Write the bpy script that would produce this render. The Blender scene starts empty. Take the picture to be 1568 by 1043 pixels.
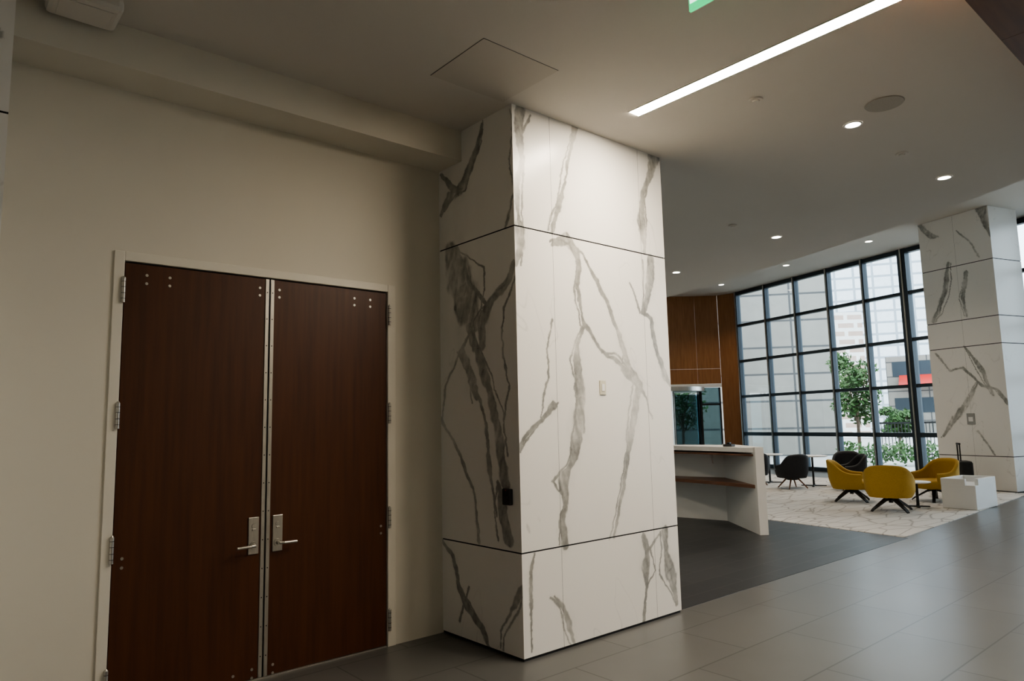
import bpy, bmesh, math, random
import numpy as np
from mathutils import Vector, Matrix
random.seed(4)
scene = bpy.context.scene
COL = scene.collection
try:
    scene.view_settings.view_transform = 'AgX'
    scene.view_settings.look = 'AgX - Medium High Contrast'
except Exception: pass

# ------------------------------------------------------------------ materials
def mat(name, col, rough=0.5, metal=0.0, emis=None, estr=0.0, spec=None):
    m = bpy.data.materials.new(name); m.use_nodes = True
    b = m.node_tree.nodes["Principled BSDF"]
    b.inputs["Base Color"].default_value = (*col, 1)
    b.inputs["Roughness"].default_value = rough
    b.inputs["Metallic"].default_value = metal
    if spec is not None: b.inputs["Specular IOR Level"].default_value = spec
    if emis:
        b.inputs["Emission Color"].default_value = (*emis, 1)
        b.inputs["Emission Strength"].default_value = estr
    return m

def N(m, t, **kw):
    n = m.node_tree.nodes.new(t)
    for k, v in kw.items():
        setattr(n, k, v)
    return n
def L(m, a, b): m.node_tree.links.new(a, b)
def BS(m): return m.node_tree.nodes["Principled BSDF"]

def noise_mat(name, c1, c2, scale=3.0, rough=0.6, stretch=(1, 1, 1), detail=5, bump=0.0, lo=0.3, hi=0.7):
    m = mat(name, c1, rough)
    tc = N(m, "ShaderNodeTexCoord"); mp = N(m, "ShaderNodeMapping")
    mp.inputs["Scale"].default_value = stretch
    nz = N(m, "ShaderNodeTexNoise"); nz.inputs["Scale"].default_value = scale; nz.inputs["Detail"].default_value = detail
    rp = N(m, "ShaderNodeValToRGB")
    rp.color_ramp.elements[0].color = (*c1, 1); rp.color_ramp.elements[0].position = lo
    rp.color_ramp.elements[1].color = (*c2, 1); rp.color_ramp.elements[1].position = hi
    L(m, tc.outputs["Object"], mp.inputs[0]); L(m, mp.outputs[0], nz.inputs["Vector"])
    L(m, nz.outputs["Fac"], rp.inputs[0]); L(m, rp.outputs[0], BS(m).inputs["Base Color"])
    if bump:
        bp = N(m, "ShaderNodeBump"); bp.inputs["Strength"].default_value = bump; bp.inputs["Distance"].default_value = 0.01
        L(m, nz.outputs["Fac"], bp.inputs["Height"]); L(m, bp.outputs[0], BS(m).inputs["Normal"])
    return m

def tile_mat(name, ca, cb, mortar, w, h, rough, offset=0.5, msize=0.004, nscale=2.0, amp=0.1):
    m = mat(name, ca, rough)
    tc = N(m, "ShaderNodeTexCoord")
    br = N(m, "ShaderNodeTexBrick"); br.offset = offset
    br.inputs["Scale"].default_value = 1.0
    br.inputs["Brick Width"].default_value = w; br.inputs["Row Height"].default_value = h
    br.inputs["Mortar Size"].default_value = msize
    br.inputs["Color1"].default_value = (*ca, 1); br.inputs["Color2"].default_value = (*cb, 1)
    br.inputs["Mortar"].default_value = (*mortar, 1)
    nz = N(m, "ShaderNodeTexNoise"); nz.inputs["Scale"].default_value = nscale; nz.inputs["Detail"].default_value = 3
    nz.inputs["Roughness"].default_value = 0.5
    mr = N(m, "ShaderNodeMapRange"); mr.inputs["From Min"].default_value = 0.1; mr.inputs["From Max"].default_value = 0.9
    mr.inputs["To Min"].default_value = 1-amp; mr.inputs["To Max"].default_value = 1+amp
    vm = N(m, "ShaderNodeVectorMath", operation="MULTIPLY")
    L(m, tc.outputs["Object"], br.inputs["Vector"]); L(m, tc.outputs["Object"], nz.inputs["Vector"])
    L(m, nz.outputs["Fac"], mr.inputs[0]); L(m, br.outputs["Color"], vm.inputs[0]); L(m, mr.outputs[0], vm.inputs[1])
    L(m, vm.outputs[0], BS(m).inputs["Base Color"])
    return m

M_wall = noise_mat("wall_paint", (0.71, 0.675, 0.59), (0.73, 0.695, 0.61), 1.2, 0.65)
M_ceil = noise_mat("ceiling_paint", (0.69, 0.655, 0.60), (0.71, 0.675, 0.62), 0.8, 0.8)
M_white = noise_mat("white_paint", (0.80, 0.79, 0.77), (0.84, 0.83, 0.81), 2, 0.5)
M_frame = mat("door_frame_paint", (0.77, 0.735, 0.65), 0.4)
M_dark = mat("dark_gap", (0.02, 0.02, 0.02), 0.8)
M_black = noise_mat("black_metal", (0.012, 0.012, 0.013), (0.02, 0.02, 0.02), 20, 0.4)
M_steel = noise_mat("brushed_steel", (0.50, 0.48, 0.44), (0.62, 0.60, 0.56), 6, 0.35, stretch=(40, 40, 1)); BS(M_steel).inputs["Metallic"].default_value = 0.9
M_winframe = mat("window_frame_metal", (0.05, 0.065, 0.08), 0.4, 0.5)
M_door = noise_mat("door_wood", (0.060, 0.0165, 0.0035), (0.098, 0.030, 0.0072), 2.2, 0.45, stretch=(12, 12, 0.7), detail=8, lo=0.25, hi=0.75)
M_wood = noise_mat("panel_wood", (0.26, 0.115, 0.042), (0.35, 0.165, 0.065), 2.5, 0.45, stretch=(8, 8, 0.7), detail=8)
M_wooddk = noise_mat("panel_wood_dark", (0.12, 0.05, 0.02), (0.17, 0.078, 0.032), 2.5, 0.45, stretch=(0.7, 8, 8), detail=8)
M_woodleg = noise_mat("leg_wood", (0.16, 0.07, 0.03), (0.24, 0.11, 0.05), 8, 0.45, stretch=(6, 6, 1))
M_shelf = noise_mat("shelf_wood", (0.13, 0.065, 0.036), (0.20, 0.10, 0.06), 3, 0.4, stretch=(6, 1, 6))
M_yellow = noise_mat("mustard_upholstery", (0.40, 0.235, 0.025), (0.47, 0.285, 0.035), 60, 0.75, bump=0.2)
M_blackup = noise_mat("black_upholstery", (0.012, 0.013, 0.016), (0.022, 0.022, 0.026), 40, 0.65)
M_floor = tile_mat("floor_grey_tile", (0.098, 0.097, 0.095), (0.112, 0.111, 0.109), (0.040, 0.039, 0.038), 1.2, 0.6, 0.30, nscale=1.6, msize=0.006, amp=0.12)
M_dkfloor = tile_mat("floor_slate_tile", (0.021, 0.022, 0.024), (0.036, 0.037, 0.040), (0.062, 0.062, 0.062), 0.9, 0.3, 0.40, nscale=4, msize=0.006)
M_facade = tile_mat("facade_stone", (0.28, 0.265, 0.235), (0.31, 0.295, 0.265), (0.10, 0.10, 0.10), 3.2, 1.3, 0.8, offset=0.0, msize=0.05)
M_brick = tile_mat("facade_brick", (0.50, 0.36, 0.29), (0.56, 0.44, 0.38), (0.80, 0.78, 0.75), 1.6, 0.7, 0.8, msize=0.16)
M_tower = tile_mat("tower_cladding", (0.76, 0.78, 0.80), (0.70, 0.73, 0.76), (0.36, 0.40, 0.44), 2.4, 1.6, 0.5, offset=0, msize=0.16)
M_ground = noise_mat("pavement", (0.36, 0.35, 0.34), (0.42, 0.41, 0.39), 0.8, 0.8)
M_leaf = noise_mat("leaves", (0.03, 0.085, 0.02), (0.08, 0.165, 0.04), 3, 0.6)
M_bark = noise_mat("bark", (0.08, 0.05, 0.03), (0.14, 0.1, 0.07), 8, 0.8)
M_red = mat("red_paint", (0.45, 0.03, 0.02), 0.4)
M_silver_plate = mat("plaque_grey", (0.35, 0.35, 0.34), 0.4)
M_lamp = mat("led_diffuser", (1, 1, 1), 0.4, emis=(1.0, 0.87, 0.70), estr=175)
M_lamp_fill = mat("led_diffuser_fill", (1, 1, 1), 0.4, emis=(1.0, 0.86, 0.67), estr=42)
M_lampdl = mat("downlight_lens", (1, 1, 1), 0.4, emis=(1.0, 0.92, 0.78), estr=18)
M_exit = mat("exit_green", (0.0, 0.25, 0.08), 0.4, emis=(0.03, 0.75, 0.25), estr=1.3)
M_exitw = mat("exit_letters", (0.8, 0.9, 0.8), 0.4, emis=(0.7, 1.0, 0.8), estr=2.0)
M_pearl = mat("wall_plate_plastic", (0.66, 0.63, 0.50), 0.35)

def glass_mat(name, tint):
    m = bpy.data.materials.new(name); m.use_nodes = True
    nt = m.node_tree; nt.nodes.clear()
    o = nt.nodes.new("ShaderNodeOutputMaterial"); mx = nt.nodes.new("ShaderNodeMixShader")
    tr = nt.nodes.new("ShaderNodeBsdfTransparent"); gl = nt.nodes.new("ShaderNodeBsdfGlossy")
    fr = nt.nodes.new("ShaderNodeFresnel"); fr.inputs[0].default_value = 1.3
    tr.inputs[0].default_value = (*tint, 1); gl.inputs["Roughness"].default_value = 0.02
    nt.links.new(fr.outputs[0], mx.inputs[0]); nt.links.new(tr.outputs[0], mx.inputs[1]); nt.links.new(gl.outputs[0], mx.inputs[2])
    nt.links.new(mx.outputs[0], o.inputs[0])
    return m
M_glass = glass_mat("window_glass", (0.86, 0.90, 0.91))
M_tglass = glass_mat("entry_glass", (0.36, 0.45, 0.47))

# marble: vein amount comes from a per-vertex attribute, broken up by noise
M_marble = mat("marble_panel", (0.8, 0.79, 0.75), 0.3)
def _marble():
    m = M_marble
    at = N(m, "ShaderNodeAttribute"); at.attribute_name = "vein"
    tc = N(m, "ShaderNodeTexCoord")
    nz = N(m, "ShaderNodeTexNoise"); nz.inputs["Scale"].default_value = 16; nz.inputs["Detail"].default_value = 8; nz.inputs["Roughness"].default_value = 0.6
    mr = N(m, "ShaderNodeMapRange"); mr.inputs["From Min"].default_value = 0.32; mr.inputs["From Max"].default_value = 0.66
    mr.inputs["To Min"].default_value = 0.68; mr.inputs["To Max"].default_value = 1.1
    mu = N(m, "ShaderNodeMath", operation="MULTIPLY"); mu.use_clamp = True
    rp = N(m, "ShaderNodeValToRGB"); e = rp.color_ramp.elements
    e[0].color = (0.85, 0.83, 0.79, 1); e[0].position = 0
    e[1].color = (0.18, 0.178, 0.165, 1); e[1].position = 1
    k = e.new(0.5); k.color = (0.43, 0.425, 0.395, 1)
    L(m, tc.outputs["Object"], nz.inputs["Vector"]); L(m, nz.outputs["Fac"], mr.inputs[0])
    L(m, at.outputs["Fac"], mu.inputs[0]); L(m, mr.outputs[0], mu.inputs[1]); L(m, mu.outputs[0], rp.inputs[0])
    L(m, rp.outputs[0], BS(m).inputs["Base Color"])
_marble()

M_rug = mat("rug_wool", (0.55, 0.52, 0.48), 0.95)
def _rug():
    m = M_rug
    tc = N(m, "ShaderNodeTexCoord"); mp = N(m, "ShaderNodeMapping"); mp.inputs["Rotation"].default_value = (0, 0, 0.5)
    mp.inputs["Scale"].default_value = (1.0, 3.0, 1)
    n0 = N(m, "ShaderNodeTexNoise"); n0.inputs["Scale"].default_value = 2.0
    mx = N(m, "ShaderNodeMixRGB"); mx.inputs[0].default_value = 0.2
    vo = N(m, "ShaderNodeTexVoronoi"); vo.feature = "DISTANCE_TO_EDGE"; vo.inputs["Scale"].default_value = 1.7
    rp = N(m, "ShaderNodeValToRGB"); e = rp.color_ramp.elements
    e[0].color = (0.33, 0.30, 0.27, 1); e[0].position = 0.0
    e[1].color = (0.60, 0.57, 0.53, 1); e[1].position = 0.06
    L(m, tc.outputs["Object"], mp.inputs[0]); L(m, tc.outputs["Object"], n0.inputs["Vector"])
    L(m, mp.outputs[0], mx.inputs[1]); L(m, n0.outputs["Color"], mx.inputs[2]); L(m, mx.outputs[0], vo.inputs["Vector"]); L(m, vo.outputs["Distance"], rp.inputs[0])
    L(m, rp.outputs[0], BS(m).inputs["Base Color"])
_rug()

# ------------------------------------------------------------------ mesh builder
class B:
    def __init__(self): self.v = []; self.f = []; self.mi = []; self.mats = []; self.sm = []
    def m(self, mt):
        if mt not in self.mats: self.mats.append(mt)
        return self.mats.index(mt)
    def add(self, vs, fs, mt, smooth=False):
        o = len(self.v); self.v += [tuple(p) for p in vs]; k = self.m(mt)
        for f in fs: self.f.append(tuple(i + o for i in f)); self.mi.append(k); self.sm.append(smooth)
    def box(self, x0, x1, y0, y1, z0, z1, mt, bev=0.0, M=None):
        bm = bmesh.new(); bmesh.ops.create_cube(bm, size=1)
        for v in bm.verts:
            v.co = Vector(((x0+x1)/2 + v.co.x*(x1-x0), (y0+y1)/2 + v.co.y*(y1-y0), (z0+z1)/2 + v.co.z*(z1-z0)))
        if bev > 0: bmesh.ops.bevel(bm, geom=bm.edges[:], offset=bev, segments=2, affect='EDGES', profile=0.5)
        if M is not None: bmesh.ops.transform(bm, matrix=M, verts=bm.verts[:])
        bm.verts.index_update()
        self.add([v.co.copy() for v in bm.verts], [[v.index for v in f.verts] for f in bm.faces], mt); bm.free()
    def prism(self, poly, z0, z1, mt):
        n = len(poly)
        vs = [(p[0], p[1], z0) for p in poly] + [(p[0], p[1], z1) for p in poly]
        fs = [list(range(n-1, -1, -1)), list(range(n, 2*n))] + [[i, (i+1) % n, n+(i+1) % n, n+i] for i in range(n)]
        self.add(vs, fs, mt)
    def tube(self, p0, p1, r0, r1, mt, n=16, smooth=True):
        p0 = Vector(p0); p1 = Vector(p1); d = (p1-p0).normalized()
        a = d.orthogonal().normalized(); b = d.cross(a)
        vs = [p0 + r0*(a*math.cos(t)+b*math.sin(t)) for t in [2*math.pi*i/n for i in range(n)]]
        vs += [p1 + r1*(a*math.cos(t)+b*math.sin(t)) for t in [2*math.pi*i/n for i in range(n)]]
        self.add(vs, [[i, (i+1) % n, n+(i+1) % n, n+i] for i in range(n)], mt, smooth)
        self.add(vs, [list(range(n-1, -1, -1)), list(range(n, 2*n))], mt)
    def path(self, pts, r, mt, n=12):
        for a, b in zip(pts[:-1], pts[1:]): self.tube(a, b, r, r, mt, n)
    def grid(self, P, mt, closed=False, smooth=True, flip=False):
        nu = len(P); nv = len(P[0]); vs = [p for r in P for p in r]; fs = []
        for i in range(nu if closed else nu-1):
            for j in range(nv-1):
                a = i*nv+j; b = ((i+1) % nu)*nv+j
                q = [a, b, b+1, a+1]
                fs.append(q[::-1] if flip else q)
        self.add(vs, fs, mt, smooth)
    def done(self, name, loc=(0, 0, 0), rz=0.0, parent=None):
        me = bpy.data.meshes.new(name); me.from_pydata(self.v, [], self.f)
        for mt in self.mats: me.materials.append(mt)
        me.polygons.foreach_set("material_index", self.mi); me.polygons.foreach_set("use_smooth", self.sm)
        me.update()
        bm = bmesh.new(); bm.from_mesh(me); bmesh.ops.recalc_face_normals(bm, faces=bm.faces[:]); bm.to_mesh(me); bm.free()
        ob = bpy.data.objects.new(name, me); COL.objects.link(ob); ob.location = loc; ob.rotation_euler = (0, 0, rz)
        if parent: ob.parent = parent
        return ob

def empty(name, loc=(0, 0, 0), rz=0):
    e = bpy.data.objects.new(name, None); COL.objects.link(e); e.location = loc; e.rotation_euler = (0, 0, rz); e.empty_display_size = 0.2
    return e

# ------------------------------------------------------------------ marble veins
def vnoise(x, y, seed):
    r = np.random.default_rng(seed); T = r.random((256, 256))
    xi = np.floor(x).astype(int); yi = np.floor(y).astype(int); fx = x-xi; fy = y-yi
    fx = fx*fx*(3-2*fx); fy = fy*fy*(3-2*fy)
    g = lambda a, b: T[a % 256, b % 256]
    return (g(xi, yi)*(1-fx)+g(xi+1, yi)*fx)*(1-fy)+(g(xi, yi+1)*(1-fx)+g(xi+1, yi+1)*fx)*fy
def fbm(x, y, seed, o=4):
    s = 0; a = 0.5
    for i in range(o): s = s + a*(vnoise(x*2**i+i*17.3, y*2**i+i*5.1, seed+i)-0.5); a *= 0.55
    return s
def veinfield(u, z, veins, amp=0.06, scl=5.0, gain=1.12):
    wu = u + amp*fbm(u*scl, z*scl, 11) + 0.026*fbm(u*22, z*22, 31, 3)
    wz = z + amp*fbm(u*scl+40, z*scl+9, 21) + 0.012*fbm(u*24+5, z*24, 41, 3)
    out = np.zeros_like(u)
    mod = np.clip(0.84+1.6*fbm(u*3.0+7, z*3.0, 51), 0.45, 1.0)
    streak = fbm(u*26+8*wz, z*6, 61, 3)
    cloud = fbm(u*9, z*4, 71)
    for V in veins:
        for (a, b) in zip(V[:-1], V[1:]):
            ax, az, aw = a; bx, bz, bw = b
            dx = bx-ax; dz = bz-az; l2 = dx*dx+dz*dz+1e-9
            t = np.clip(((wu-ax)*dx+(wz-az)*dz)/l2, 0, 1)
            ex = wu-ax-t*dx; d = np.hypot(ex, wz-az-t*dz); w = gain*np.maximum((aw+(bw-aw)*t)*0.5, 0.008)*(1+0.9*cloud)
            r = d/w
            core = np.clip((1.15-r)/0.35, 0, 1)
            wide = np.clip((w-0.018)/0.04, 0, 1)
            flank = np.clip(0.5+0.5*np.sign(ex)*np.clip(r*1.6, 0, 1)*np.where(cloud > 0, 1, -1)*np.clip(np.abs(cloud)*12, 0, 1), 0, 1)
            rim = np.exp(-((r-0.88)/0.10)**2)
            inten = core*((1-wide)*0.70 + wide*(0.48+0.9*streak+0.20*flank+0.32*rim*flank))
            halo = 0.12*np.exp(-(r/1.8)**2)*(0.6+2.0*cloud)
            out = np.maximum(out, np.clip(inten*mod*1.2, 0, 1)); out = np.maximum(out, np.clip(halo, 0, .25))
    # hairline background veining, very faint
    h = np.abs(fbm(u*1.7+0.5*z+3, z*0.9+0.4*u, 91, 4)); hl = np.clip(1-h/0.006, 0, 1)*np.clip(0.2+3*fbm(u*1.2, z*1.2, 95), 0, 1)
    out = np.maximum(out, 0.32*hl)
    return out
def companions(veins, seed):
    """thin tributary veins weaving along the main ones"""
    r = np.random.default_rng(seed); out = list(veins)
    for V in veins:
        W = max(p[2] for p in V)
        if W < 0.05: continue
        side = 1 if r.random() > 0.5 else -1; q = []
        for i, p in enumerate(V):
            o = side*(0.1+1.2*r.random())*max(p[2], 0.04)
            q.append((p[0]+o, p[1]+0.08*(r.random()-0.5), 0.004+0.009*r.random()))
        out.append(q)
    return out
def parse(s):
    R = []
    for l in s.split("|"):
        q = [tuple(float(k) for k in t.split(",")) for t in l.split()]
        R.append([(a, b, c/1000) for a, b, c in q])
    return R
VF = companions(parse("3.51,4.19,98 3.48,3.99,83 3.51,3.76,35 3.45,3.53,54 3.47,3.23,20|4.13,4.21,64 4.04,3.91,39 4.01,3.74,23 3.93,3.50,38 3.87,3.32,37 3.82,3.20,22|5.19,4.19,141 5.15,4.02,79 5.01,3.77,39 4.96,3.51,95 5.00,3.24,47|3.47,3.20,108 3.47,3.04,67 3.43,2.91,33|3.83,3.12,37 3.97,3.20,91 4.08,3.11,62 4.13,2.97,39 4.10,2.81,31 4.13,2.59,31 4.15,2.48,39 4.08,2.37,31 4.07,2.23,61 4.09,2.00,106 4.09,1.84,122 4.05,1.63,135 3.99,1.42,73 3.92,1.32,43 3.86,1.25,114 3.88,1.08,57 3.85,0.93,70 3.88,0.76,56|4.00,3.20,23 4.23,3.04,16 4.46,2.72,34 4.57,2.51,43 4.65,2.29,43 4.72,2.11,88 4.83,2.01,72 4.76,1.78,88 4.68,1.50,60 4.58,1.18,42 4.47,0.87,32 4.43,0.76,24|4.15,2.48,23 4.35,2.30,24 4.51,2.23,25 4.72,2.09,53|5.09,3.19,97 5.03,2.91,76 4.94,2.66,46 5.03,2.61,47 5.10,2.37,48 5.21,2.08,68 5.27,2.02,39|4.77,2.91,18 4.89,2.66,28|3.79,2.51,14 3.72,2.29,14 3.74,2.07,21 3.64,1.74,14|3.80,1.84,57 3.64,1.71,41 3.51,1.62,26 3.43,1.50,19|4.83,2.01,27 4.93,1.90,18 5.01,1.72,19|3.54,0.74,13 3.50,0.60,32 3.49,0.23,19 3.50,0.05,13|3.73,0.40,13 3.82,0.31,41 3.87,0.18,56 3.94,0.02,28|4.80,0.73,52 4.86,0.58,44 4.83,0.45,104 4.83,0.29,43 4.76,0.03,34|5.10,0.73,74 5.11,0.52,55 5.16,0.34,130 5.23,0.08,38|4.84,0.58,26 5.03,0.70,18"), 1)
VS = companions(parse("4.31,4.16,26 4.37,3.98,62 4.49,3.85,82 4.64,3.69,85 4.78,3.67,98 4.91,3.53,30|4.91,3.90,30 4.73,3.72,58 4.64,3.68,47|3.95,4.17,16 3.92,3.97,23 3.98,3.72,16 3.93,3.50,15 4.03,3.23,24|4.79,3.18,170 4.68,2.96,330 4.55,2.70,300 4.46,2.52,160|4.68,3.20,28 4.52,2.88,36 4.29,2.65,34|3.92,2.93,38 4.02,2.79,62 4.22,2.67,66 4.35,2.50,102 4.36,2.32,68|4.53,2.50,71 4.42,2.27,86 4.34,2.08,101 4.26,1.95,82 4.23,1.75,97 4.17,1.60,95 4.15,1.45,94 4.10,1.25,93|3.91,2.85,15 4.06,2.59,24 4.11,2.24,16 4.04,1.94,23 4.11,1.69,16 4.06,1.45,23|4.48,2.49,26 4.67,2.27,28 4.86,2.03,19 4.94,1.76,20|4.96,1.76,29 4.77,1.59,28 4.64,1.38,36 4.47,1.13,26 4.44,0.79,42|4.18,1.25,39 4.13,1.06,93 4.08,0.83,91|4.96,0.75,29 4.79,0.64,37 4.71,0.40,45 4.58,0.27,69 4.41,0.15,49 4.34,0.03,32|3.94,0.50,58 4.06,0.32,30 4.18,0.15,15 4.20,0.03,15|4.71,0.14,27 4.57,0.42,17|4.62,2.3,60 4.5,2.05,90 4.44,1.9,40|4.45,2.0,30 4.33,1.7,26 4.28,1.35,40 4.2,1.0,30"), 2)
VC = companions(parse("1.65,6.3,100 1.35,5.95,120 1.2,5.9,50|.15,6.4,250 .1,6.0,120 0,5.6,50|.75,5.9,30 .45,5.6,30 .3,5.2,30|1.0,5.2,50 1.15,4.6,120 1.35,4.1,100 1.5,3.9,80|.6,4.9,100 .75,4.3,80 .7,3.9,50|1.5,3.1,50 1.2,2.7,40 .9,2.75,40 .5,2.3,60 .2,2.2,60 0,1.9,80|.8,3.2,40 .5,2.7,100 .3,2.1,50|1.5,1.2,60 1.2,1.6,140 .9,1.9,100 .6,2.4,40|.7,1.3,50 .5,1.0,30 .4,.8,30|1.3,.6,40 1.0,.3,60 .9,.05,40"), 3)
VL = parse("-.1,4.1,60 .05,3.8,50 .2,3.6,30|.2,4.15,60 .12,4.0,30|-.4,3.1,80 -.1,2.5,60 .1,2.0,90 0,1.5,60 .15,.8,40|-.6,2.0,40 -.2,1.6,60 .2,1.3,40")

def marble_faces(name, o, ud, panels, veins, res):
    """flat cladding panels standing on a vertical plane; o = origin, ud = unit horizontal direction."""
    V = []; F = []; A = []; off = 0
    ud = np.array(ud, float); o = np.array(o, float)
    for (u0, u1, z0, z1) in panels:
        nu = max(2, int((u1-u0)/res)+1); nz = max(2, int((z1-z0)/res)+1)
        U, Z = np.meshgrid(np.linspace(u0, u1, nu), np.linspace(z0, z1, nz), indexing="ij")
        a = veinfield(U, Z, veins)
        P = np.stack([o[0]+ud[0]*U, o[1]+ud[1]*U, Z], -1).reshape(-1, 3)
        V.append(P); A.append(a.ravel())
        i = np.arange(nu-1)[:, None]*nz + np.arange(nz-1)[None, :] + off
        F.append(np.stack([i, i+nz, i+nz+1, i+1], -1).reshape(-1, 4)); off += nu*nz
    V = np.concatenate(V); A = np.concatenate(A); F = np.concatenate(F)
    me = bpy.data.meshes.new(name)
    me.vertices.add(len(V)); me.vertices.foreach_set("co", V.ravel())
    me.loops.add(F.size); me.loops.foreach_set("vertex_index", F.ravel().astype(np.int32))
    me.polygons.add(len(F)); me.polygons.foreach_set("loop_start", np.arange(0, F.size, 4, dtype=np.int32))
    me.polygons.foreach_set("loop_total", np.full(len(F), 4, dtype=np.int32))
    me.update(calc_edges=True)
    at = me.attributes.new("vein", "FLOAT", "POINT"); at.data.foreach_set("value", A.astype(np.float32))
    me.materials.append(M_marble)
    ob = bpy.data.objects.new(name, me); COL.objects.link(ob)
    return ob

def panels(us, zs, gu=0.0012, gz=0.005):
    r = []
    for a, b in zip(us[:-1], us[1:]):
        for c, d in zip(zs[:-1], zs[1:]):
            r.append((a+(gu if a != us[0] else 0), b-(gu if b != us[-1] else 0), c+gz, d-gz if d != zs[-1] else d))
    return r

HC = 4.2; HH = 6.3
ZS = [0.015, 0.755, 3.215, HC]
pil = empty("marble_pillar")
b = B(); b.box(3.428, 5.282, 3.938, 4.94, 0.0, HC, M_dark); b.done("pillar_core", parent=pil)
for ob in (marble_faces("cladding_front", (0, 3.93), (1, 0), panels([3.42, 3.825, 4.95, 5.29], ZS), VF, 0.0065),
           marble_faces("cladding_side", (3.42, 0), (0, 1), panels([3.93, 4.94], ZS), VS, 0.0065),
           marble_faces("cladding_return", (5.29, 0), (0, 1), panels([3.93, 4.94], ZS), VS, 0.02)):
    ob.parent = pil
pil2 = empty("marble_pillar")
b = B(); b.box(-1.6, 0.242, 3.938, 4.94, 0, HC, M_dark); b.done("pillar_core", parent=pil2)
marble_faces("cladding_front", (0, 3.93), (1, 0), panels([-1.6, 0.25], ZS), VL, 0.012).parent = pil2
marble_faces("cladding_side", (0.25, 0), (0, 1), panels([3.93, 4.94], ZS), VS, 0.02).parent = pil2

# far column
dW = Vector((0.2906, 0.9568, 0)); nW = Vector((0.9568, -0.2906, 0))
P1 = Vector((17.90, 4.49, 0)); angW = math.atan2(dW.y, dW.x)
col = empty("marble_column")
b = B()
q = [P1+nW*0.01+dW*0.01, P1+nW*0.01+dW*1.66, P1+nW*0.99+dW*1.66, P1+nW*0.99+dW*0.01]
b.prism([(p.x, p.y) for p in q], 0, HH-0.002, M_dark); b.done("column_core", parent=col)
ZC = [0.015, 0.755, 3.215, 3.83, 5.10, HH-0.002]
marble_faces("cladding_front", (P1.x, P1.y), (dW.x, dW.y), panels([0, 0.82, 1.67], ZC, gz=0.008), VC, 0.015).parent = col
marble_faces("cladding_side", (P1.x, P1.y), (nW.x, nW.y), panels([0, 1.0], ZC, gz=0.008), [[(2, 1, .01), (2, 2, .01)]], 0.03).parent = col
P1b = P1+dW*1.67
marble_faces("cladding_side", (P1b.x, P1b.y), (nW.x, nW.y), panels([0, 1.0], ZC, gz=0.008), VC, 0.03).parent = col
b = B()
Mp = Matrix.Translation(P1+dW*0.83) @ Matrix.Rotation(angW, 4, 'Z')
b.box(-0.09, 0.09, 0.001, 0.014, 1.45, 1.70, M_silver_plate, 0.003, Mp)
b.box(-0.05, 0.05, 0.013, 0.017, 1.52, 1.62, M_white, 0, Mp)
b.done("wall_plaque")

# ------------------------------------------------------------------ shell
b = B(); b.prism([(-4.2, -5.2), (17.2, -5.2), (22.95, 13.8), (23.4, 14.4), (23.4, 17.7), (-4.2, 17.7)], -0.1, 0, M_floor); b.done("floor")
b = B(); b.prism([(5.30, 3.98), (10.56, 3.98), (10.94, 6.26), (11.3, 8.2), (12.2, 11.5), (13.4, 17.4), (5.30, 17.4)], 0.0, 0.004, M_dkfloor); b.done("floor_slate")
b = B(); b.prism([(10.58, 4.03), (17.75, 4.25), (19.3, 9.3), (19.9, 12.2), (12.5, 12.2), (12.1, 11), (11.32, 8.2), (10.96, 6.26)], 0.0, 0.012, M_rug); b.done("area_rug")
b = B(); b.prism([(-4.2, -5.2), (7.4, -5.2), (8.15, 0.0), (8.97, 1.89), (9.70, 3.22), (10.45, 5.1), (11.13, 7.03), (12.05, 10.2), (12.8, 13.6), (13.4, 17.7), (-4.2, 17.7)], HC, HH+0.2, M_ceil); b.done("ceiling")
b = B(); b.prism([(7.3, -5.2), (17.2, -5.2), (22.95, 13.8), (23.4, 14.4), (23.4, 17.7), (13.3, 17.7)], HH, HH+0.2, M_ceil); b.done("ceiling_high")

YW = 4.94
b = B()
b.box(-4.2, 0.93, YW, YW+0.2, 0, HC, M_wall); b.box(2.93, 5.29, YW, YW+0.2, 0, HC, M_wall); b.box(0.93, 2.93, YW, YW+0.2, 2.83, HC, M_wall)
b.done("wall_door_side")
b = B(); b.box(0.251, 3.419, 4.60, YW, 3.935, HC, M_wall); b.done("wall_bulkhead")
b = B(); b.box(5.12, 5.29, YW+0.2, 17.5, 0, HC, M_wall); b.done("wall_lobby_left")
b = B(); b.box(5.12, 18.4, 17.5, 17.7, 0, HH, M_wall); b.done("wall_lobby_far")
b = B(); b.box(-4.2, -4.0, -5.2, YW, 0, HC, M_wall); b.done("wall_left")
b = B(); b.box(-4.0, 17.0, -5.2, -5.0, 0, HH, M_wall); b.done("wall_back")
b = B()
for i in range(5): b.box(3.0+i*1.0, 3.0+i*1.0+0.995, -0.7, 1.09, 4.0, HC, M_wooddk)
b.done("wall_wood_bulkhead")
b = B()
for (x0, x1, y0, y1) in [(2.67, 3.35, 3.33, 3.332), (2.67, 3.35, 3.948, 3.95), (2.67, 2.672, 3.33, 3.95), (3.348, 3.35, 3.33, 3.95)]:
    b.box(x0, x1, y0, y1, HC-0.002, HC, M_winframe)
b.box(2.672, 3.348, 3.332, 3.948, HC-0.004, HC, noise_mat("access_panel_paint", (0.62, 0.58, 0.52), (0.64, 0.60, 0.54), 0.8, 0.7)); b.done("ceiling_access_panel")

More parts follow.
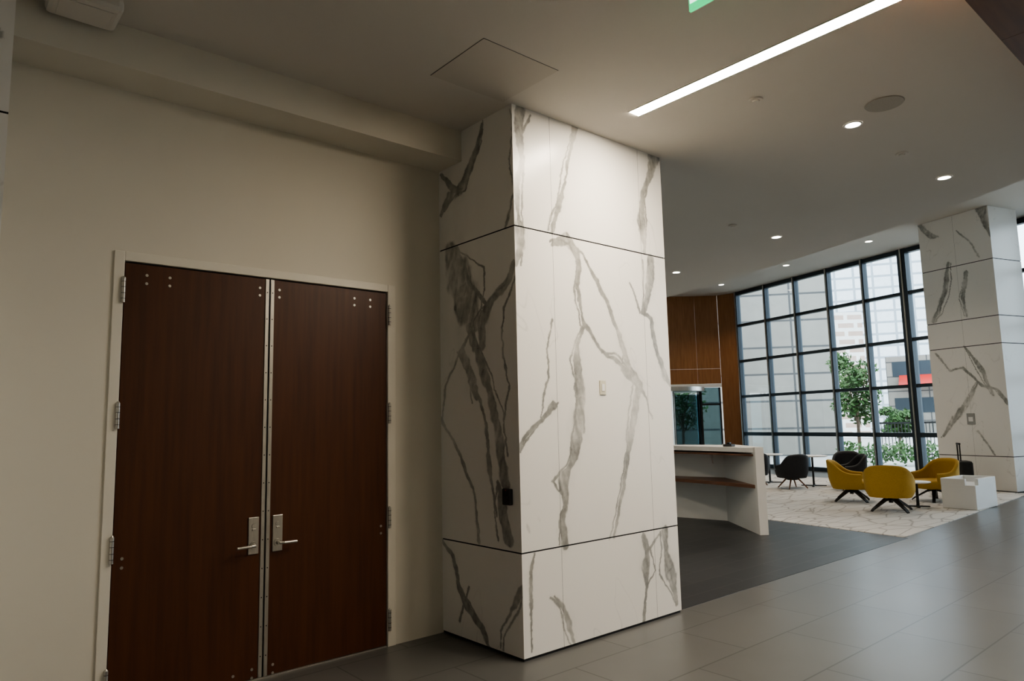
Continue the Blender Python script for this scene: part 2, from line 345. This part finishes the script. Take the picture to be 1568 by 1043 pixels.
# ------------------------------------------------------------------ double door
door = empty("door_1")
b = B()
b.box(0.905, 0.965, YW-0.012, YW+0.13, 0, 2.855, M_frame, 0.003)
b.box(2.895, 2.965, YW-0.012, YW+0.13, 0, 2.855, M_frame, 0.003)
b.box(0.966, 2.894, YW-0.012, YW+0.13, 2.795, 2.855, M_frame, 0.003)
b.done("frame", parent=door)
DY = YW+0.005
for (x0, x1, nm) in [(0.972, 1.885, "leaf_left"), (1.950, 2.888, "leaf_right")]:
    b = B(); b.box(x0, x1, DY, DY+0.045, 0.012, 2.785, M_door, 0.002); b.done(nm, parent=door)
b = B()
b.box(1.885, 1.912, DY-0.006, DY+0.04, 0.012, 2.785, M_steel, 0.002)
b.box(1.923, 1.950, DY-0.006, DY+0.04, 0.012, 2.785, M_steel, 0.002)
b.box(1.90, 1.935, DY+0.03, DY+0.045, 0.0, 2.79, M_dark)
for i in range(14):
    for x in (1.8985, 1.9365): b.tube((x, DY-0.008, 0.15+i*0.195), (x, DY-0.004, 0.15+i*0.195), 0.004, 0.004, M_dark, 10)
b.done("astragal", parent=door)
b = B()
for (xa, sgn) in [(1.835, -1), (2.005, 1)]:
    b.box(xa-0.036, xa+0.036, DY-0.010, DY, 0.84, 1.09, M_steel, 0.003)
    b.tube((xa, DY, 0.90), (xa, DY-0.05, 0.90), 0.014, 0.012, M_steel)
    b.path([(xa, DY-0.05, 0.90), (xa+sgn*0.03, DY-0.056, 0.90), (xa+sgn*0.125, DY-0.052, 0.897)], 0.010, M_steel)
    b.tube((xa, DY, 0.90), (xa, DY-0.016, 0.90), 0.028, 0.026, M_steel)
    b.tube((xa, DY, 1.03), (xa, DY-0.014, 1.03), 0.017, 0.015, M_steel)
    b.box(xa-0.012, xa+0.012, DY-0.018, DY-0.01, 1.0, 1.012, M_steel, 0.001)
b.done("lever_set", parent=door)
b = B()
for z in (0.20, 0.98, 1.80, 2.60):
    for x in (0.962, 2.905):
        b.tube((x, YW-0.02, z-0.08), (x, YW-0.02, z+0.08), 0.012, 0.012, M_steel, 12)
        for zz in (-0.055, -0.02, 0.02, 0.055): b.tube((x, YW-0.02, z+zz-0.0015), (x, YW-0.02, z+zz+0.0015), 0.0128, 0.0128, M_dark, 12)
        b.tube((x, YW-0.02, z+0.08), (x, YW-0.02, z+0.09), 0.009, 0.004, M_steel, 10)
b.done("hinges", parent=door)
b = B()
for (x, z) in [(1.10, 2.715), (1.24, 2.715), (1.845, 2.715), (1.99, 2.715), (2.60, 2.715), (2.74, 2.715), (1.845, 0.075), (1.99, 0.075), (1.025, 0.92), (2.84, 0.92), (1.72, 0.06)]:
    for dz in (0, -0.055): b.tube((x, DY-0.003, z+dz), (x, DY, z+dz), 0.009, 0.010, M_steel, 14)
b.done("through_bolts", parent=door)
b = B(); b.box(0.965, 2.895, YW+0.0, YW+0.12, 0, 0.01, M_steel); b.box(0.94, 2.92, YW+0.131, YW+0.16, 0, 2.83, M_dark); b.done("threshold", parent=door)

b = B(); b.box(3.388, 3.42, 4.015, 4.105, 1.095, 1.215, M_black, 0.006); b.box(3.385, 3.389, 4.03, 4.09, 1.16, 1.20, M_dark, 0.001)
b.tube((3.388, 4.06, 1.205), (3.384, 4.06, 1.205), 0.004, 0.004, M_red, 10); b.done("card_reader")
b = B(); b.box(4.318, 4.392, 3.922, 3.93, 1.92, 2.04, M_pearl, 0.003); b.box(4.338, 4.372, 3.917, 3.923, 1.95, 2.01, M_white, 0.002); b.done("light_switch")

# ------------------------------------------------------------------ lights fixtures
def strip(x, y0, y1, mt=M_lamp):
    b = B()
    b.box(x-0.058, x+0.058, y0, y1, HC-0.004, HC-0.001, mt)
    b.box(x-0.068, x-0.058, y0, y1+0.01, HC-0.006, HC, M_white); b.box(x+0.058, x+0.068, y0, y1+0.01, HC-0.006, HC, M_white)
    b.done("linear_ceiling_light")
strip(4.33, 1.10, 3.45); strip(4.33, -4.6, -0.75, M_lamp_fill)  # second strip is out of view, added to light door wall and pillar front
def downlight(x, y, z, energy, r=0.06, spot=True, sz=2.1):
    e = empty("recessed_downlight", (x, y, z))
    b = B(); n = 28
    b.tube((0, 0, -0.001), (0, 0, -0.004), r, r, M_lampdl, n)
    ring = []
    for rr, zz in [(r, -0.001), (r, -0.006), (r*1.22, -0.008), (r*1.3, -0.001)]:
        ring.append([(rr*math.cos(2*math.pi*i/n), rr*math.sin(2*math.pi*i/n), zz) for i in range(n+1)])
    b.grid(ring, M_white); b.done("lens_and_trim", parent=e)
    if spot:
        l = bpy.data.lights.new("lamp", "SPOT"); l.energy = energy; l.spot_size = sz; l.spot_blend = 0.9; l.color = (1.0, 0.85, 0.67); l.shadow_soft_size = 0.06
        o = bpy.data.objects.new("lamp", l); COL.objects.link(o); o.parent = e; o.location = (0, 0, -0.02)
for (x, y) in [(6.01, 2.42), (8.18, 2.41), (8.98, 4.76), (9.73, 7.00)]: downlight(x, y, HC, 170)
downlight(2.6, -0.4, HC, 210)  # out of view, added as fill for the door wall
for (x, y) in [(2.6, -3.0), (6.8, 7.0), (7.2, 11)]: downlight(x, y, HC, 130)  # the first sits behind the camera, an added fill lamp
for (x, y) in [(19.0, 7.5), (19.9, 10.3), (20.9, 13.2), (16.5, 10), (15.5, 6.5)]: downlight(x, y, HH, 260, r=0.085)
b = B(); b.tube((5.80, 2.08, HC-0.001), (5.80, 2.08, HC-0.008), 0.145, 0.14, noise_mat("speaker_grille", (0.40, 0.375, 0.33), (0.50, 0.47, 0.42), 120, 0.7), 40); b.done("ceiling_speaker")
for (x, y) in [(4.90, 2.69), (7.95, 4.80), (7.07, 2.42)]:
    b = B(); b.tube((x, y, HC-0.002), (x, y, HC-0.012), 0.055, 0.05, M_ceil, 28); b.tube((x, y, HC-0.012), (x, y, HC-0.022), 0.03, 0.025, M_ceil, 20); b.done("fire_sprinkler")
b = B(); b.box(0.42, 0.78, 4.28, 4.56, HC-0.10, HC, M_ceil, 0.03); b.box(0.47, 0.73, 4.32, 4.52, HC-0.106, HC-0.099, M_ceil, 0.002); b.done("ceiling_vent_box")
ex = empty("exit_sign", (3.0, 1.99, 0))
b = B(); b.box(-0.004, 0.012, -0.38, 0, 3.85, 4.06, M_exit, 0.002); b.box(-0.03, 0.04, -0.40, 0.02, 4.06, 4.10, M_white, 0.006); b.box(-0.01, 0.02, -0.23, -0.15, 4.10, HC, M_white); b.done("sign_body", parent=ex)
cu = bpy.data.curves.new("letters", "FONT"); cu.body = "EXIT"; cu.size = 0.19; cu.extrude = 0.001; cu.materials.append(M_exitw); cu.align_x = 'CENTER'
lo = bpy.data.objects.new("letters", cu); COL.objects.link(lo); lo.parent = ex; lo.location = (-0.006, -0.19, 3.89); lo.rotation_euler = (math.pi/2, 0, -math.pi/2)

# ------------------------------------------------------------------ curtain wall
P0 = Vector((21.82, 10.77, 0))
Mw = Matrix.Translation(P0) @ Matrix.Rotation(angW, 4, 'Z')   # local x along the glass, +y to the inside
win = empty("window_1")
b = B()
mull = [3.05, 1.62, 0.29, -1.04, -2.33, -3.63] + [-3.63-1.33*k for k in range(1, 10)]
for i, t in enumerate(mull):
    w = 0.05 if i != 5 else 0.12
    b.box(t-w, t+w, -0.05, 0.14, 0, HH-0.002, M_winframe, 0, Mw)
    b.box(t-0.02, t+0.02, 0.14, 0.17, 0, HH-0.002, M_steel, 0, Mw)
for z, h in [(0.06, 0.06), (1.15, 0.06), (2.48, 0.045), (3.75, 0.045), (5.05, 0.045), (6.23, 0.06)]:
    b.box(mull[-1], 3.05, -0.04, 0.12, z-h, z+h, M_winframe, 0, Mw)
b.done("frame", parent=win)
b = B(); b.box(mull[-1], 3.05, 0.0, 0.012, 0.0, HH-0.002, M_glass, 0, Mw); b.done("glass", parent=win)

# ------------------------------------------------------------------ curved wood wall & entry
plan = [(18.3, 17.5), (19.3, 16.9), (20.3, 16.35), (21.2, 15.75), (22.0, 15.1), (22.6, 14.5)]
b = B()
for (a, c) in zip(plan[:-1], plan[1:]):
    A = Vector((*a, 0)); C = Vector((*c, 0)); d = (C-A); l = d.length; M = Matrix.Translation(A) @ Matrix.Rotation(math.atan2(d.y, d.x), 4, 'Z')
    for z0, z1 in [(3.0, 3.55), (3.56, 6.3)]:
        b.box(0.0, l-0.006, 0, 0.1, z0, z1, M_wood, 0, M)
b.done("wall_wood_curved")
b = B()
M = Matrix.Translation(Vector((22.6, 14.5, 0))) @ Matrix.Rotation(math.atan2(-0.75, 0.13), 4, 'Z')
b.box(0, 0.76, 0, 0.1, 0, 6.3, M_wood, 0, M); b.done("wall_wood_return")
b = B()
b.prism([(16.5, 17.4)]+plan[0:]+[(22.9, 14.6), (22.9, 17.4)], 2.87, 2.99, M_white); b.done("trim_entry_soffit")
en = empty("revolving_door", (21.0, 15.5, 0))
b = B(); n = 24; R = 1.05
for a0 in (-0.5, 2.2):
    P = [[(R*math.cos(a0+1.5*i/n), R*math.sin(a0+1.5*i/n), z) for z in (0.05, 2.75)] for i in range(n+1)]
    b.grid(P, M_tglass)
    for i in (0, n): b.box(P[i][0][0]-0.035, P[i][0][0]+0.035, P[i][0][1]-0.035, P[i][0][1]+0.035, 0, 2.8, M_steel)
b.tube((0, 0, 2.70), (0, 0, 2.85), R+0.05, R+0.05, M_steel, 40)
b.tube((0, 0, 0), (0, 0, 2.7), 0.03, 0.03, M_steel)
for k in range(4):
    M = Matrix.Rotation(k*math.pi/2+0.6, 4, 'Z')
    b.box(0.05, 0.98, -0.005, 0.005, 0.1, 2.6, M_tglass, 0, M); b.box(0.05, 0.98, -0.02, 0.02, 0.02, 0.14, M_black, 0, M); b.box(0.94, 1.0, -0.02, 0.02, 0.02, 2.68, M_black, 0, M)
b.done("door_drum", parent=en)
b = B()
for (a, c) in [((17.6, 17.3), (20.0, 16.2)), ((21.9, 15.0), (22.5, 14.55))]:
    A = Vector((a[0]-21, a[1]-15.5, 0)); C = Vector((c[0]-21, c[1]-15.5, 0)); d = (C-A); l = d.length; M = Matrix.Translation(A) @ Matrix.Rotation(math.atan2(d.y, d.x), 4, 'Z')
    b.box(0, l, -0.006, 0.006, 0, 2.85, M_tglass, 0, M)
    k = max(1, round(l/1.0))
    for i in range(k+1): b.box(i*l/k-0.03, i*l/k+0.03, -0.04, 0.04, 0, 2.85, M_black, 0, M)
    b.box(0, l, -0.04, 0.04, 0, 0.1, M_black, 0, M); b.box(0, l, -0.04, 0.04, 2.2, 2.27, M_black, 0, M)
b.done("side_glazing", parent=en)

# ------------------------------------------------------------------ reception desk
desk = empty("reception_desk")
Fr = [(9.52, 5.62), (9.72, 6.5), (9.86, 7.4), (9.86, 8.4), (9.7, 9.4)]
Bk = [(10.45, 6.68), (10.38, 7.1), (10.28, 7.7), (10.26, 8.4), (10.15, 9.4)]
poly = Fr + Bk[::-1]
def slab(b, z0, z1, m, poly=poly): b.prism(poly, z0, z1, m)
b = B(); slab(b, 1.19, 1.26, M_white); b.done("counter_top", parent=desk)
b = B(); slab(b, 1.135, 1.165, M_shelf); b.done("upper_shelf", parent=desk)
b = B(); slab(b, 0.665, 0.715, M_shelf); b.done("work_surface", parent=desk)
b = B()
for (a, c) in zip(Bk[:-1], Bk[1:]):
    b.prism([a, c, (c[0]+0.06, c[1]), (a[0]+0.06, a[1])], 0, 1.26, M_white)
b.done("back_panel", parent=desk)
b = B()
b.prism([(9.47, 5.58), (9.57, 5.50), (10.58, 6.70), (10.48, 6.78)], 0, 1.27, M_white); b.done("end_panel", parent=desk)
b = B()
for (x, y, dx, dy) in [(9.85, 6.6, 0.45, 0.25), (9.95, 8.3, 0.3, 0.02)]:
    b.add([(x, y, 1.135), (x+dx, y+dy, 1.135), (x+dx, y+dy, 0.95), (x, y+0.02, 1.135), (x+dx, y+dy+0.02, 1.135), (x+dx, y+dy+0.02, 0.95)],
          [[0, 1, 2], [3, 5, 4], [0, 3, 4, 1], [1, 4, 5, 2], [2, 5, 3, 0]], M_white)
b.done("bracket", parent=desk)
b = B(); b.box(9.75, 9.87, 6.15, 6.30, 1.26, 1.30, M_black, 0.01); b.box(9.78, 9.84, 6.2, 6.25, 1.30, 1.33, M_black, 0.008); b.done("phone", parent=desk)

# ------------------------------------------------------------------ seating
def shell_chair(name, loc, face, up, legs="cross", W=0.43, H=0.80, seat_z=0.40):
    """tub chair, local +Y is the facing direction"""
    e = empty(name, loc, face-math.pi/2)
    b = B(); n = 48; mrow = 10; TH = math.radians(122)
    outer = []
    for i in range(n+1):
        th = -TH+2*TH*i/n; s = abs(th)/TH
        sm = 1/(1+math.exp(-(s-0.50)*13))
        top = H-0.24*sm-0.03*s
        se = 1/(abs(math.sin(th))**2.7+abs(math.cos(th))**2.7)**(1/2.7)
        ro = []; ri = []
        for j in range(mrow+1):
            k = j/mrow; z = 0.25+(top-0.25)*k
            fl = 0.84+0.13*math.sin(min(1, k*2.2)*math.pi/2)+0.10*k*(1-s)
            R = W*fl*se*0.94
            x = math.sin(th)*R*1.0; y = -math.cos(th)*R
            ro.append((x, y, z)); q = 1-0.065/R
            ri.append((x*q, y*q, z if j else z+0.02))
        mid = ((ro[-1][0]+ri[-1][0])/2, (ro[-1][1]+ri[-1][1])/2, ro[-1][2]+0.022)
        outer.append(ro+[mid]+ri[::-1])
    b.grid(outer, up)
    for i in (0, n): b.add(outer[i], [list(range(len(outer[i])))], up)
    ring = []
    for z, r in [(0.25, 0.0), (0.25, W*0.55), (0.25, W*0.80), (0.30, W*0.86), (seat_z-0.03, W*0.92), (seat_z, W*0.88), (seat_z+0.015, W*0.7), (seat_z+0.02, 0)]:
        rr = []
        for i in range(33):
            t = 2*math.pi*i/32; se = 1/(abs(math.sin(t))**3+abs(math.cos(t))**3)**(1/3)
            rr.append((r*se*math.sin(t)*0.95, r*se*math.cos(t)*0.95+(0.05 if r > 0 else 0), z))
        ring.append(rr)
    b.grid(ring, up)
    b.done("upholstered_shell", parent=e)
    b = B()
    if legs == "cross":
        b.tube((0, 0, 0.14), (0, 0, 0.26), 0.035, 0.05, M_black)
        for k in range(4):
            M = Matrix.Rotation(math.pi/4+k*math.pi/2, 4, 'Z')
            vs = []
            for (r, z, w, h) in [(0.0, 0.20, 0.045, 0.05), (0.12, 0.17, 0.04, 0.045), (0.36, 0.03, 0.028, 0.03), (0.40, 0.0, 0.028, 0.02)]:
                vs += [M @ Vector((r, -w, z)), M @ Vector((r, w, z)), M @ Vector((r, w, z+h)), M @ Vector((r, -w, z+h))]
            fs = [[0, 1, 2, 3], [12, 13, 14, 15]]
            for s in range(3):
                for q in range(4): fs.append([s*4+q, s*4+(q+1) % 4, (s+1)*4+(q+1) % 4, (s+1)*4+q])
            b.add(vs, fs, M_black)
    else:
        for k in range(4):
            a = math.pi/4+k*math.pi/2
            b.tube((0.10*math.cos(a), 0.10*math.sin(a), 0.27), (0.34*math.cos(a), 0.34*math.sin(a), 0.01), 0.022, 0.013, M_woodleg)
        b.tube((0, 0, 0.2), (0, 0, 0.27), 0.13, 0.15, M_black, 24)
    b.done("base", parent=e)
    return e
ZR = 0.0125
shell_chair("yellow_armchair", (14.38, 6.40, ZR), math.radians(-70), M_yellow)
shell_chair("yellow_armchair", (13.32, 5.25, ZR), math.radians(15), M_yellow)
shell_chair("yellow_armchair", (15.35, 5.22, ZR), math.radians(150), M_yellow)
for (x, y, a) in [(16.1, 8.55, 60), (16.5, 7.35, 130), (17.6, 7.9, 200), (17.2, 10.6, -60), (16.4, 9.7, 40)]:
    shell_chair("black_armchair", (x, y, ZR), math.radians(a), M_blackup, legs="wood", W=0.37, H=0.80, seat_z=0.44)
def table(name, x, y, r, h, top):
    b = B()
    prof = [(0, h), (r-0.01, h), (r, h-0.006), (r, h-0.02), (r-0.02, h-0.028), (0, h-0.028)]
    b.grid([[(q*math.cos(2*math.pi*i/36), q*math.sin(2*math.pi*i/36), z) for i in range(37)] for q, z in prof], top, smooth=False)
    b.tube((0, 0, 0.02), (0, 0, h-0.025), 0.025, 0.025, M_black)
    for k in range(4):
        M = Matrix.Rotation(k*math.pi/2+0.4, 4, 'Z'); b.box(0, r*0.8, -0.025, 0.025, 0, 0.022, M_black, 0.004, M)
    b.done(name, (x, y, ZR))
table("side_table", 14.18, 5.12, 0.24, 0.46, M_white)
table("cafe_table", 16.95, 8.45, 0.36, 0.74, M_white)
table("cafe_table", 17.2, 9.75, 0.36, 0.74, M_white)
b = B()   # low white box seat with a sunken top and a notch in the rim
b.box(0, 0.92, 0, 0.56, 0, 0.42, M_white, 0.008)
b.box(0, 0.06, 0.16, 0.56, 0.41, 0.53, M_white, 0.006); b.box(0.06, 0.86, 0.50, 0.56, 0.41, 0.53, M_white, 0.006)
b.box(0.86, 0.92, 0, 0.56, 0.41, 0.53, M_white, 0.006); b.box(0.14, 0.86, 0, 0.06, 0.41, 0.53, M_white, 0.006)
b.done("white_bench", (14.25, 4.19, ZR), math.radians(-4))
b = B(); b.box(-0.21, 0.21, -0.12, 0.12, 0.05, 0.66, M_black, 0.04)
for x in (-0.15, 0.15):
    for y in (-0.08, 0.08): b.tube((x-0.012, y, 0.028), (x+0.012, y, 0.028), 0.028, 0.028, M_dark, 16)
for x in (-0.16, -0.08, 0, 0.08, 0.16): b.box(x-0.008, x+0.008, -0.128, 0.128, 0.1, 0.62, M_blackup, 0.004)
b.path([(-0.1, 0.08, 0.64), (-0.1, 0.08, 1.03), (0.1, 0.08, 1.03), (0.1, 0.08, 0.64)], 0.014, M_black)
b.box(-0.12, 0.12, 0.06, 0.10, 1.01, 1.05, M_black, 0.01)
b.done("suitcase", (17.55, 5.33, ZR), math.radians(30))

# ------------------------------------------------------------------ outdoors
b = B(); b.prism([(17.4, -5.2), (120, -60), (120, 120), (10, 120), (10, 18), (23.6, 17.8), (23.6, 14.4), (23.2, 13.8)], -0.3, -0.12, M_ground); b.done("ground_outside")
def facade(name, a, c, depth, z1, m, bands=None):
    A = Vector((*a, 0)); C = Vector((*c, 0)); d = C-A; e = B()
    e.box(0, d.length, 0, depth, 0, z1, m)
    if bands:
        zz = bands
        while zz < z1-1:
            e.box(0.5, d.length-0.5, -0.05, 0.02, zz, zz+1.3, M_winframe); zz += 3.2
        e.add([(1, -0.05, 5.3), (6.5, -0.05, 5.3), (6.5, -1.6, 4.4), (1, -1.6, 4.4), (1, -0.05, 5.2), (6.5, -0.05, 5.2), (6.5, -1.6, 4.3), (1, -1.6, 4.3)],
              [[0, 1, 2, 3], [7, 6, 5, 4], [3, 2, 6, 7], [0, 3, 7, 4], [1, 5, 6, 2]], M_red)
    o = e.done(name, (a[0], a[1], -0.12), math.atan2(d.y, d.x)); return o
def vertical_map(m):
    """let the brick pattern follow (along-wall, height) on vertical fronts"""
    tc = [n for n in m.node_tree.nodes if n.type == "TEX_COORD"][0]; br = [n for n in m.node_tree.nodes if n.type == "TEX_BRICK"][0]
    sp = N(m, "ShaderNodeSeparateXYZ"); cb = N(m, "ShaderNodeCombineXYZ")
    L(m, tc.outputs["Object"], sp.inputs[0]); L(m, sp.outputs[0], cb.inputs[0]); L(m, sp.outputs[2], cb.inputs[1]); L(m, cb.outputs[0], br.inputs["Vector"])
for m in (M_facade, M_brick, M_tower): vertical_map(m)
facade("stone_building", (28.0, 21.5), (33.2, 15.2), 9, 14, M_facade)
facade("brick_building", (54.5, 31), (60.6, 25.0), 8, 10.6, M_brick)
facade("office_tower", (95, 45), (104, 31), 14, 26, M_tower)
facade("low_building", (66, 25.5), (70, 12), 8, 7.0, M_facade, bands=2.0)
def foliage(b, c, r, n, s):
    for _ in range(n):
        v = Vector((random.gauss(0, 1), random.gauss(0, 1), random.gauss(0, 1))).normalized()*random.random()**0.4
        p = Vector(c)+Vector((v.x*r[0], v.y*r[1], v.z*r[2])); a = Vector((random.gauss(0, 1), random.gauss(0, 1), random.gauss(0, 1))).normalized(); d = a.orthogonal().normalized()
        w = s*random.uniform(0.6, 1.3)
        b.add([p-a*w, p+d*w*0.5, p+a*w, p-d*w*0.5], [[0, 1, 2, 3]], M_leaf)
def tree(x, y, h, r, n=1400):
    b = B(); b.tube((0, 0, 0), (0.05, 0, h*0.55), 0.07, 0.045, M_bark, 10)
    for k in range(6):
        a = k*1.05; b.tube((0.04, 0, h*(0.3+0.04*k)), (r*0.7*math.cos(a), r*0.7*math.sin(a), h*(0.6+0.05*k)), 0.03, 0.012, M_bark, 8)
    for k in range(7):
        a = k*2.4; foliage(b, (r*0.45*math.cos(a), r*0.45*math.sin(a), h*(0.45+0.075*k)), (r*0.5, r*0.5, h*0.11), n//7, 0.11)
    b.done("street_tree", (x, y, -0.12))
tree(27.6, 11.85, 4.3, 1.0, 2000); tree(34.5, 13.0, 2.2, 0.8)
tree(26.3, 19.0, 3.9, 1.3)
b = B()
for i in range(7): foliage(b, (i*0.8, (i % 2)*0.3, 0.45), (0.55, 0.5, 0.45), 220, 0.09)
b.done("shrub_row", (26.3, 11.6, -0.12), math.radians(-65))
b = B()
for i in range(60): b.tube((i*0.13, 0, 0), (i*0.13, 0, 1.5), 0.016, 0.016, M_black, 6)
b.box(0, 7.8, -0.03, 0.03, 1.44, 1.52, M_black); b.box(0, 7.8, -0.02, 0.02, 0.12, 0.17, M_black)
b.done("metal_fence", (32.0, 12.9, -0.12), math.radians(-68))

# ------------------------------------------------------------------ world
w = bpy.data.worlds.new("sky"); scene.world = w; w.use_nodes = True
bg = w.node_tree.nodes["Background"]; bg.inputs[0].default_value = (0.84, 0.92, 1.0, 1); bg.inputs[1].default_value = 5.4
sun = bpy.data.lights.new("sun", "SUN"); sun.energy = 3.0; sun.angle = 0.03; sun.color = (1, 0.95, 0.88)
so = bpy.data.objects.new("sun", sun); COL.objects.link(so); so.rotation_euler = (math.radians(40), 0, math.radians(200))

# ------------------------------------------------------------------ camera
cam = bpy.data.cameras.new("camera"); co = bpy.data.objects.new("camera", cam); COL.objects.link(co)
Rm = Matrix(((0.76054, -0.06056, -0.64646), (-0.64894, -0.10399, -0.7537), (-0.02159, 0.99273, -0.11839)))
co.matrix_world = Matrix.Translation((0, 0, 1.7)) @ Rm.to_4x4()
cam.sensor_width = 36; cam.lens = 24.43; cam.clip_start = 0.05; cam.clip_end = 500
scene.camera = co
